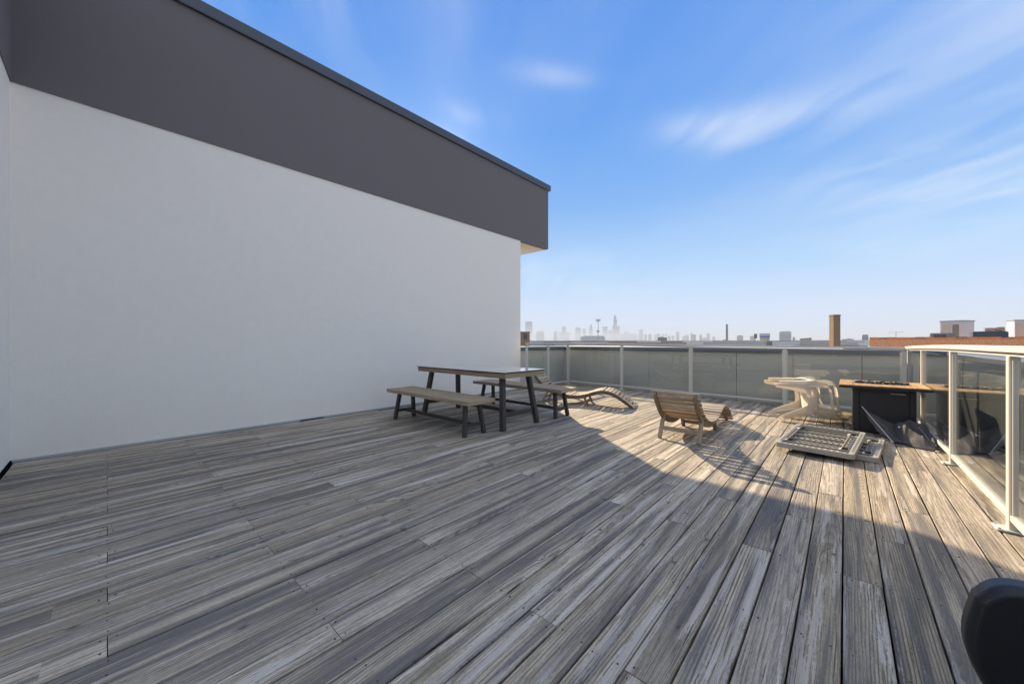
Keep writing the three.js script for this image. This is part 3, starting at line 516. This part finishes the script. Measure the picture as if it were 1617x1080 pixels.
// ---- black task chair at the camera's right hand, its front turned to the camera
{
  const g = thing('task_chair', 'black padded chair with rounded back cropped at the lower right corner', 'chair', [0.40, 0, -0.86], 0);
  const outline = (k) => { const s = new THREE.Shape(), pts = [[-0.222, 0.665], [-0.234, 0.60], [-0.228, 0.545], [-0.195, 0.475], [-0.15, 0.415], [-0.10, 0.385], [0, 0.375], [0.10, 0.385], [0.15, 0.415], [0.195, 0.475], [0.228, 0.545], [0.234, 0.60], [0.222, 0.665], [0.19, 0.697], [0.10, 0.704], [0, 0.706], [-0.10, 0.704], [-0.19, 0.697]].map(([x, y]) => new THREE.Vector2(x * k, 0.54 + (y - 0.54) * k)); s.moveTo(pts[0].x, pts[0].y); s.splineThru([...pts.slice(1), pts[0]]); return s; };
  const back = put('backrest', new THREE.ExtrudeGeometry(outline(0.955), { depth: 0.022, bevelEnabled: true, bevelSize: 0.016, bevelThickness: 0.018, bevelSegments: 8, curveSegments: 10 }), M.leather, g, [0.012, -0.004, -0.285]);
  put('piping', new THREE.TubeGeometry(new THREE.CatmullRomCurve3(outline(0.972).getSpacedPoints(70).slice(0, 70).map((p) => V(p.x, p.y, 0.036)), true), 140, 0.0035, 6, true), M.leatherEdge, back);
  const sq = new THREE.Shape(); sq.absellipse(0, 0, 0.225, 0.215, 0, Math.PI * 2);
  put('seat', new THREE.ExtrudeGeometry(sq, { depth: 0.04, bevelEnabled: true, bevelSize: 0.015, bevelThickness: 0.02, bevelSegments: 4 }).rotateX(-Math.PI / 2), M.leather, g, [0, 0.40, 0.02]);
  beam('back_support', V(0, 0.40, -0.12), V(0, 0.56, -0.293), 0.05, 0.014, M.dark, g, 0.003, V(1, 0, 0));
  rod('gas_column', V(0, 0.08, 0.02), V(0, 0.40, 0.02), 0.022, M.dark, g, 16);
  for (let k = 0; k < 5; k++) { const a = k / 5 * Math.PI * 2 + 0.3, e = V(0.24 * Math.cos(a), 0.065, 0.02 + 0.24 * Math.sin(a)); beam('base_arm', V(0, 0.085, 0.02), e, 0.04, 0.024, M.dark, g, 0.005, V(0, 1, 0)); put('castor', new THREE.CylinderGeometry(0.027, 0.027, 0.03, 14).rotateZ(Math.PI / 2), M.dark, g, [e.x, 0.029, e.z]); }
}
// ---- torn strip of dark flashing at the foot of the wall
{
  const s = new THREE.Shape(); s.moveTo(0, 0); s.lineTo(0.06, 0.025); s.lineTo(0.2, 0.03); s.lineTo(0.34, 0.018); s.lineTo(0.31, 0.055); s.lineTo(0.2, 0.07); s.lineTo(0.05, 0.06); s.lineTo(0, 0);
  const m = put('flashing_scrap', new THREE.ExtrudeGeometry(s, { depth: 0.012, bevelEnabled: true, bevelSize: 0.002, bevelThickness: 0.002, bevelSegments: 1 }).rotateX(-Math.PI / 2), M.dark, scene, [-5.80, 0.004, -1.86]); m.rotation.y = Math.PI / 2 + 0.02;
  tag(m, 'torn dark strip of flashing lying on the planks against the wall foot', 'debris');
}

// ================================================================ the city beyond
const polar = (deg, dist) => [Math.sin(deg * Math.PI / 180) * dist, -Math.cos(deg * Math.PI / 180) * dist];
const CT = [C(0.30, 0.30, 0.31), C(0.42, 0.41, 0.40), C(0.26, 0.25, 0.25), C(0.23, 0.25, 0.29), C(0.30, 0.22, 0.17), C(0.06, 0.075, 0.11), C(0.05, 0.07, 0.10)].map((c) => std(c, 0.85));
const roofDark = std(C(0.08, 0.08, 0.085), 0.9), windowDark = std(C(0.03, 0.04, 0.055), 0.25), brickOrange = std(C(0.90, 0.40, 0.19), 0.9, { map: brickC }), brickBrown = std(C(0.27, 0.19, 0.125), 0.9, { map: brickC }), brickYellow = std(C(0.29, 0.20, 0.13), 0.9, { map: brickC });
const skyline = [
  [-39.58, 7900, 160.0, 430.0, 0, '', 'faintest tall tower rising just right of the white wall end'],
  [-37.81, 3811, 78.4, 112.5, 1, 'cap', 'pale blocky tower with a flat dark cap near the white wall end'],
  [-35.44, 3625, 40.1, 103.6, 1, '', 'slim grey tower standing alone left of the stepped skyline block'],
  [-34.10, 6060, 184.4, 156.3, 0, '', 'broad hazy base block of the stepped skyline cluster'],
  [-34.15, 6363, 75.3, 261.8, 0, '', 'hazy square tower rising above the stepped skyline block'],
  [-32.01, 6198, 98.3, 232.5, 0, '', 'hazy wide tower above the left end of the long grey hall'],
  [-31.08, 6522, 54.1, 227.4, 0, '', 'narrow hazy tower second from the wide one above the grey hall'],
  [-30.06, 6137, 65.7, 280.5, 0, 'taper', 'tapered hazy tower just left of the floodlight mast'],
  [-27.98, 6190, 90.2, 249.4, 0, '', 'wide hazy tower just right of the floodlight mast'],
  [-27.21, 6729, 70.4, 202.9, 0, '', 'low hazy slab directly left of the tallest skyscraper'],
  [-26.53, 6231, 76.7, 435.6, 0, 'willis', 'tallest stepped skyscraper with twin roof antennas in the haze'],
  [-26.02, 6456, 46.2, 268.4, 0, '', 'hazy slab leaning against the tallest skyscraper on its right'],
  [-24.46, 5459, 239.1, 117.7, 0, '', 'long low hazy block right of the tallest skyscraper'],
  [-24.82, 5868, 73.7, 150.8, 0, '', 'small hazy tower with roof plant above the long low block'],
  [-22.82, 3498, 32.7, 114.9, 1, 'round', 'pale round-topped tower standing alone right of the hazy downtown'],
  [-22.21, 2980, 22.7, 59.1, 1, '', 'first of two small grey blocks right of the round-topped tower'],
  [-21.60, 2991, 22.6, 59.1, 1, '', 'second of two small grey blocks right of the round-topped tower'],
  [-20.57, 3227, 43.3, 68.4, 1, 'step', 'pale stepped block behind the dark glass office'],
  [-19.89, 3243, 19.1, 63.2, 1, '', 'narrow pale block behind the right half of the dark glass office'],
  [-19.45, 3361, 16.8, 76.0, 1, 'point', 'slim pointed tower above the right edge of the dark glass office'],
  [-19.01, 2829, 19.8, 43.7, 1, '', 'short grey block just right of the dark glass office'],
  [-18.51, 2948, 17.1, 45.4, 1, '', 'short pale block left of the lone upright slab tower'],
  [-17.89, 2743, 21.6, 70.1, 1, '', 'lone upright slab tower midway along the back rail'],
  [-16.87, 2655, 37.4, 46.7, 1, 'step', 'pale wide block with a lower left shoulder'],
  [-15.90, 2119, 24.1, 43.7, 2, 'mast', 'darker twin slab with a rooftop mast'],
  [-14.99, 2024, 9.1, 35.3, 2, '', 'thin dark block right of the twin slab with the mast'],
  [-14.56, 2596, 26.3, 26.9, 1, '', 'low pale block left of the smokestack group'],
  [-14.06, 2608, 19.2, 52.7, 1, '', 'pale square tower left of the dark smokestack'],
  [-13.39, 2397, 15.9, 30.1, 1, '', 'small pale block nearest the smokestack on its left'],
  [-10.34, 1413, 17.6, 21.8, 2, '', 'grey block right of the dark smokestack'],
  [-8.98, 1554, 13.9, 21.3, 2, '', 'pale block left of the blue billboard'],
  [-5.52, 1122, 23.6, 27.2, 3, 'cap', 'big square grey tower right of the blue billboard'],
  [-3.52, 538, 10.4, 5.9, 4, 'slope', 'brown grey apartment block with a sloping roof left of the brick chimney'],
  [1.72, 902, 8.1, 14.2, 5, 'cap', 'dark blue grey tower block right of the brick chimney'],
  [0.27, 705, 13.9, 5.2, 2, '', 'low grey block directly right of the brick chimney'],
  [-29.80, 1331, 83.2, 22.4, 3, 'hall', 'long blue grey hall below the floodlight mast'],
  [-19.91, 562, 12.0, 7.4, 6, 'glass', 'dark glass office block above the back rail'],
];
for (const [b, D, w, top, tone, kind, label] of skyline) {
  const [x, z] = polar(b, D), H = top - GROUND, g = thing(D > 4500 ? 'skyscraper' : 'city_building', label, 'building', [x, GROUND, z], -b * Math.PI / 180 + (kind ? 0 : rr(-0.25, 0.25))), m = CT[tone], d = Math.max(8, w * rr(0.5, 0.8)), ww = kind ? w : w * 0.9;
  const bx = (n, W, h, dd, y, X = 0, Z = 0, mat = m) => put(n, mbox(W, h, dd), mat, g, [X, y + h / 2, Z]);
  if (kind === 'willis') { const s = w / 9; bx('tower', w, H * 0.62, w, 0); bx('tower', w * 0.72, H * 0.22, w * 0.72, H * 0.62 - 0.1, w * 0.06); bx('tower', w * 0.42, H * 0.14, w * 0.6, H * 0.84 - 0.2); for (const k of [-1, 1]) bx('antenna', w * 0.035, H * 0.055, w * 0.035, H * 0.97, k * w * 0.12); }
  else if (kind === 'taper') { bx('tower', w, H * 0.55, d, 0); bx('tower', w * 0.8, H * 0.33, d * 0.8, H * 0.55 - 0.1); bx('tower', w * 0.55, H * 0.12, d * 0.5, H * 0.88 - 0.2); }
  else if (kind === 'round') { bx('tower', w, H - w * 0.25, d, 0); put('vault', new THREE.CylinderGeometry(w / 2, w / 2, d, 20, 1, false, 0, Math.PI).rotateZ(Math.PI / 2).rotateY(Math.PI / 2).scale(1, 0.5, 1), m, g, [0, H - w * 0.252, 0]); }
  else if (kind === 'step') { bx('tower', w, H - 8, d, 0); bx('tower', w * 0.6, 8.1, d * 0.7, H - 8.1, w * 0.14); }
  else if (kind === 'point') { bx('tower', w * 0.8, H - 12, w * 0.8, 0); put('spire', new THREE.ConeGeometry(w * 0.55, 12.1, 4).rotateY(Math.PI / 4), m, g, [0, H - 6.05, 0]); }
  else if (kind === 'mast') { bx('tower', w * 0.42, H, d, 0, -w * 0.28); bx('tower', w * 0.55, H - 4, d, 0, w * 0.22, 1); bx('mast', 1.6, 9, 1.6, H - 0.1, -w * 0.3, 0, roofDark); }
  else if (kind === 'cap') { bx('tower', w, H * 0.96, d, 0); bx('roof_plant', w * 0.8, H * 0.04 + 0.1, d * 0.7, H * 0.96 - 0.1, 0, 0, tone === 1 ? CT[3] : m); for (let k = 0; k < 6; k++) bx('window_band', w * 0.9, 0.8, 0.1, H * 0.5 + k * H * 0.07, 0, d / 2 + 0.06, windowDark); }
  else if (kind === 'hall') { bx('wall', w, H - 2.5, d, 0); bx('roof', w * 0.8, 2.6, d * 0.8, H - 2.6, w * 0.04); for (let k = 0; k < 7; k++) bx('window', w * 0.05, 3.4, 0.2, H - 7.5, (k - 3) * w * 0.13, d / 2 + 0.11, windowDark); }
  else if (kind === 'slope') { bx('wall', w, H - 1.4, d, 0); const s = new THREE.Shape(); s.moveTo(-w / 2, 0); s.lineTo(w / 2, 0); s.lineTo(w / 2, 1.5); s.lineTo(-w / 2, 0.5); put('roof', new THREE.ExtrudeGeometry(s, { depth: d, bevelEnabled: false }), roofDark, g, [0, H - 1.42, -d / 2]); for (let k = 0; k < 4; k++) bx('window', w * 0.1, 1.6, 0.1, H - 4.2, (k - 1.5) * w * 0.23, d / 2 + 0.06, windowDark); }
  else if (kind === 'glass') { bx('wall', w, H, d, 0); for (let k = 0; k < 3; k++) bx('window_band', w * 0.96, 1.2, 0.08, H - 2.2 - k * 2.2, 0, d / 2 + 0.05, windowDark); bx('roof_plant', w * 0.5, 0.8, d * 0.4, H - 0.05, -w * 0.1, 0, roofDark); }
  else { bx('tower', ww, H, d, 0); bx('roof_plant', ww * rr(0.3, 0.6), H * 0.025 + 0.5, d * 0.4, H - 0.1, ww * rr(-0.15, 0.15), 0, m); }
}
// far rooftops too small to tell apart
{
  const geos = [], col = new THREE.Color();
  for (let i = 0; i < 2400; i++) {
    const b = rr(-44, 16), D = 260 + 4200 * Math.pow(rnd(), 1.4), [x, z] = polar(b, D), w = rr(8, 34), d = rr(8, 30), h = Math.min(rr(9, 14.6) + (rnd() < 0.35 ? rr(0, 9) : 0), 14.6 + D * 0.0042), g = new THREE.BoxGeometry(w, h, d).rotateY(rr(-0.4, 0.4)).translate(x, GROUND + h / 2, z);
    const k = rnd(); if (k < 0.35) col.setRGB(0.40, 0.39, 0.37); else if (k < 0.6) col.setRGB(0.30, 0.20, 0.15); else if (k < 0.8) col.setRGB(0.17, 0.17, 0.175); else if (k < 0.93) col.setRGB(0.6, 0.6, 0.58); else col.setRGB(0.2, 0.24, 0.2);
    const c = new Float32Array(g.attributes.position.count * 3); for (let q = 0; q < c.length; q += 3) { c[q] = col.r; c[q + 1] = col.g; c[q + 2] = col.b; } g.setAttribute('color', new THREE.BufferAttribute(c, 3)); geos.push(g);
  }
  const m = put('far_rooftops', mergeGeometries(geos), new THREE.MeshStandardMaterial({ vertexColors: true, roughness: 0.9 }), scene); m.userData.kind = 'stuff'; m.userData.label = 'mass of low far-off rooftops along the horizon'; m.userData.category = 'rooftops';
}
// floodlight mast
{
  const [x, z] = polar(-28.99, 513), g = thing('floodlight_mast', 'tall floodlight mast with two clusters of lamps in front of the skyline', 'mast', [x, GROUND, z], 0.5);
  put('pole', new THREE.CylinderGeometry(0.35, 0.6, 46, 10), CT[3], g, [0, 23, 0]);
  put('lamp_head', mbox(6.2, 0.5, 0.6), CT[3], g, [0, 45.2, 0]); put('lamp_head', mbox(5.2, 0.5, 0.6), CT[3], g, [0, 43.2, 0.03]); put('lamp_head', mbox(3.6, 2.2, 0.8), CT[3], g, [-0.2, 29.6, 0]);
  for (let k = 0; k < 6; k++) for (const y of [45.6, 43.6]) put('lamp', mbox(0.75, 1.1, 0.9), roofDark, g, [(k - 2.5) * 1.05, y, 0.02]);
}
// smokestack on its pale building
{
  const [x, z] = polar(-11.84, 695), g = thing('smokestack', 'tall dark factory smokestack standing alone on the horizon', 'smokestack', [x, GROUND, z]);
  put('shaft', new THREE.CylinderGeometry(1.45, 1.9, 43.2, 16), std(C(0.07, 0.065, 0.06), 0.9), g, [0, 21.6, 0]); put('rim', new THREE.CylinderGeometry(1.65, 1.65, 1, 16), roofDark, g, [0, 43.6, 0]);
  const [x2, z2] = polar(-12.2, 640), p = thing('factory_building', 'pale yellow factory block at the foot of the smokestack', 'building', [x2, GROUND, z2], 0.2);
  put('wall', mbox(7, 17.4, 7), std(C(0.62, 0.52, 0.38), 0.9), p, [0, 8.7, 0]); put('roof', mbox(4, 1.2, 4), roofDark, p, [1, 17.95, 0]); for (let k = 0; k < 2; k++) put('window', mbox(1.1, 1.3, 0.1), windowDark, p, [-1.5 + k * 3, 14.8, 3.56]);
}
// billboards over a blue-roofed hall
{
  const [x, z] = polar(-7.64, 400), g = thing('billboard', 'wide blue and white billboard above the blue roofed hall', 'billboard', [x, GROUND, z], 0.13);
  put('panel', mbox(7.6, 4.0, 0.4), std(C(0.10, 0.09, 0.09), 0.7), g, [0, 20.8, 0]); put('sheet', mbox(7.0, 1.5, 0.1), std(C(0.42, 0.47, 0.55), 0.7), g, [0, 21.7, 0.26]); put('sheet', mbox(7.0, 1.6, 0.1), std(C(0.06, 0.14, 0.34), 0.7), g, [0, 20.0, 0.26]);
  put('base', mbox(7.2, 18.9, 4), std(C(0.45, 0.32, 0.2), 0.9), g, [0, 9.45, -2]);
  const [x2, z2] = polar(-8.62, 396), h = thing('billboard', 'dark square hoarding left of the blue and white billboard', 'billboard', [x2, GROUND, z2], 0.1);
  put('panel', mbox(2.4, 4.2, 0.5), std(C(0.05, 0.05, 0.06), 0.7), h, [0, 20.4, 0]); put('post', mbox(0.6, 18.4, 0.6), roofDark, h, [-0.4, 9.2, -0.6]);
  const [x3, z3] = polar(-8.5, 352), b = thing('blue_roofed_hall', 'long low hall with a bright blue roof below the billboards', 'building', [x3, GROUND, z3], 0.14);
  put('wall', mbox(27, 13.4, 12), std(C(0.42, 0.38, 0.34), 0.9), b, [0, 6.7, 0]); put('roof', mbox(27.4, 1.5, 12.4), std(C(0.05, 0.12, 0.36), 0.6), b, [0, 14.1, 0]);
  for (let k = 0; k < 6; k++) put('roof_plant', mbox(rr(1, 3.2), rr(0.8, 1.9), 2), k % 2 ? CT[1] : CT[3], b, [-11 + k * 4.2, 15.2, -3]);
  const [x4, z4] = polar(-4.67, 756), t = thing('water_tank', 'small rooftop water tank right of the big square grey tower', 'water tank', [x4, GROUND, z4]);
  put('tank', new THREE.CylinderGeometry(1.6, 1.6, 4, 14), CT[2], t, [0, 20, 0]); put('tank_roof', new THREE.ConeGeometry(1.9, 1.8, 14), CT[2], t, [0, 22.85, 0]); put('base', mbox(5, 18.1, 5), CT[2], t, [0, 9.05, 0]);
}
// brown brick stair house far left, beside the white wall end
{
  const [x, z] = polar(-40.18, 60), g = thing('stair_house', 'small brown brick stair house at the white wall end', 'building', [x, GROUND, z], 0.7);
  put('wall', mbox(1.55, 16.7, 1.5), brickBrown, g, [0, 8.35, 0]); put('cap', mbox(1.65, 0.1, 1.6), roofDark, g, [0, 16.76, 0]); put('door', mbox(0.6, 0.9, 0.05), roofDark, g, [0.05, 16.0, 0.777]);
}
// square brick chimney
{
  const g = thing('brick_chimney', 'square brown brick chimney standing above the back railing', 'chimney', [-0.5, GROUND, -33.3], 0.62);
  const w = 0.42; put('shaft', cbox(w, 16.9, w, 0.01), brickYellow, g, [0, 8.45, 0]); put('crown', cbox(w + 0.03, 0.10, w + 0.03, 0.01), brickBrown, g, [0, 16.95, 0]);
}
// orange brick building with a tile coping, and what stands on its roof
{
  const g = thing('brick_building', 'orange brick building with clay coping tiles beyond the right railing', 'building', [1.0, GROUND, -60], -0.07);
  const W = 34, H = 15.58;
  put('wall', mbox(W, H, 26), brickOrange, g, [1.15 + W / 2, H / 2, -13]); put('roof', mbox(W - 0.8, 0.05, 25.2), roofDark, g, [1.15 + W / 2, H + 0.03, -13]);
  for (let k = 0; k < 30; k++) { const t = put('coping_tile', new THREE.CylinderGeometry(0.1, 0.1, 0.68, 8, 1, false, 0, Math.PI).rotateZ(Math.PI / 2).rotateX(-Math.PI / 2), k % 4 === 1 ? brickBrown : brickOrange, g, [1.15 + 0.36 + k * 0.72, H - 0.01, 0.06]); t.scale.y = rr(0.8, 1.25); t.rotation.z = rr(-0.02, 0.02); }
  const shed = (label, x, y, z, w, d, h, turn, wood) => {
    const s = thing('rooftop_shed', label, 'shed', [x, y, z], turn), wallM = std(C(0.50, 0.53, 0.58), 0.8), lite = std(C(0.6, 0.6, 0.58), 0.8);
    put('wall', mbox(w, h, d), wallM, s, [0, h / 2, 0]); put('roof', mbox(w + 0.2, 0.12, d + 0.2), CT[3], s, [0, h + 0.06, 0]);
    const n = Math.floor(h / 0.28); for (let k = 0; k < n; k++) put('cladding_board', mbox(0.03, 0.25, d * 0.99), wallM, s, [w / 2 + 0.016, 0.14 + k * 0.28, 0]);
    put('panel', mbox(w * 0.42, h * 0.86, 0.05), std(C(0.42, 0.43, 0.36), 0.7), s, [-w * 0.22, h * 0.43, d / 2 + 0.03]);
    const dr = put('door', mbox(w * 0.3, h * 0.82, 0.06), wood ? std(C(0.55, 0.28, 0.09), 0.7) : std(C(0.17, 0.18, 0.14), 0.7), s, [w * 0.22, h * 0.41, d / 2 + 0.035]);
    for (const k of [-1, 1]) put('door_frame', mbox(0.08, h * 0.86, 0.09), lite, dr, [k * (w * 0.15 + 0.05), 0.03, 0]);
  };
  const RY = GROUND + H + 0.055;
  shed('grey clad rooftop shed with a dark door on the orange brick building', 13.55, RY, -93.0, 2.6, 2.6, 2.85, -0.62, false);
  shed('grey rooftop shed with an orange wooden door at the right edge', 20.0, RY, -92.5, 2.6, 2.4, 2.7, 0.1, true);
  const rooftop = (name, label, cat, x, z, w, h, d, mat) => { const u = thing(name, label, cat, [x, RY, z]); put('casing', cbox(w, h, d, 0.03), mat, u, [0, h / 2, 0]); put('lid', mbox(w * 0.9, 0.06, d * 0.9), roofDark, u, [0, h + 0.03, 0]); put('grille', mbox(w * 0.5, h * 0.5, 0.04), roofDark, u, [-w * 0.1, h * 0.5, d / 2 + 0.02]); };
  rooftop('ventilation_unit', 'long low grey ventilation unit left of the clad rooftop shed', 'vent unit', 10.3, -80.5, 2.3, 0.72, 1.2, CT[2]);
  rooftop('roof_hatch', 'long black low roof box between the two sheds', 'roof box', 14.1, -78.2, 2.9, 0.85, 1.5, CT[6]);
  rooftop('ventilation_unit', 'small dark vent box on the roof left of the orange door shed', 'vent unit', 16.1, -89, 1.0, 1.55, 1.0, CT[2]);
  rooftop('ventilation_unit', 'brown capped vent box touching the orange door shed', 'vent unit', 17.05, -88.9, 0.75, 1.65, 1.0, CT[4]);
  const a = thing('roof_antenna', 'thin television antenna above the left end of the brick parapet', 'antenna', [5.1, RY, -71]);
  rod('mast', V(0, 0, 0), V(0, 0.86, 0), 0.02, roofDark, a); rod('boom', V(-0.75, 0.80, 0), V(0.75, 0.86, 0), 0.012, roofDark, a); for (let k = 0; k < 6; k++) rod('element', V(-0.6 + k * 0.22, 0.81 + k * 0.008, -0.3), V(-0.6 + k * 0.22, 0.81 + k * 0.008, 0.3), 0.009, roofDark, a);
}

renderer.setSize(1024, 683);
renderer.render(scene, camera);
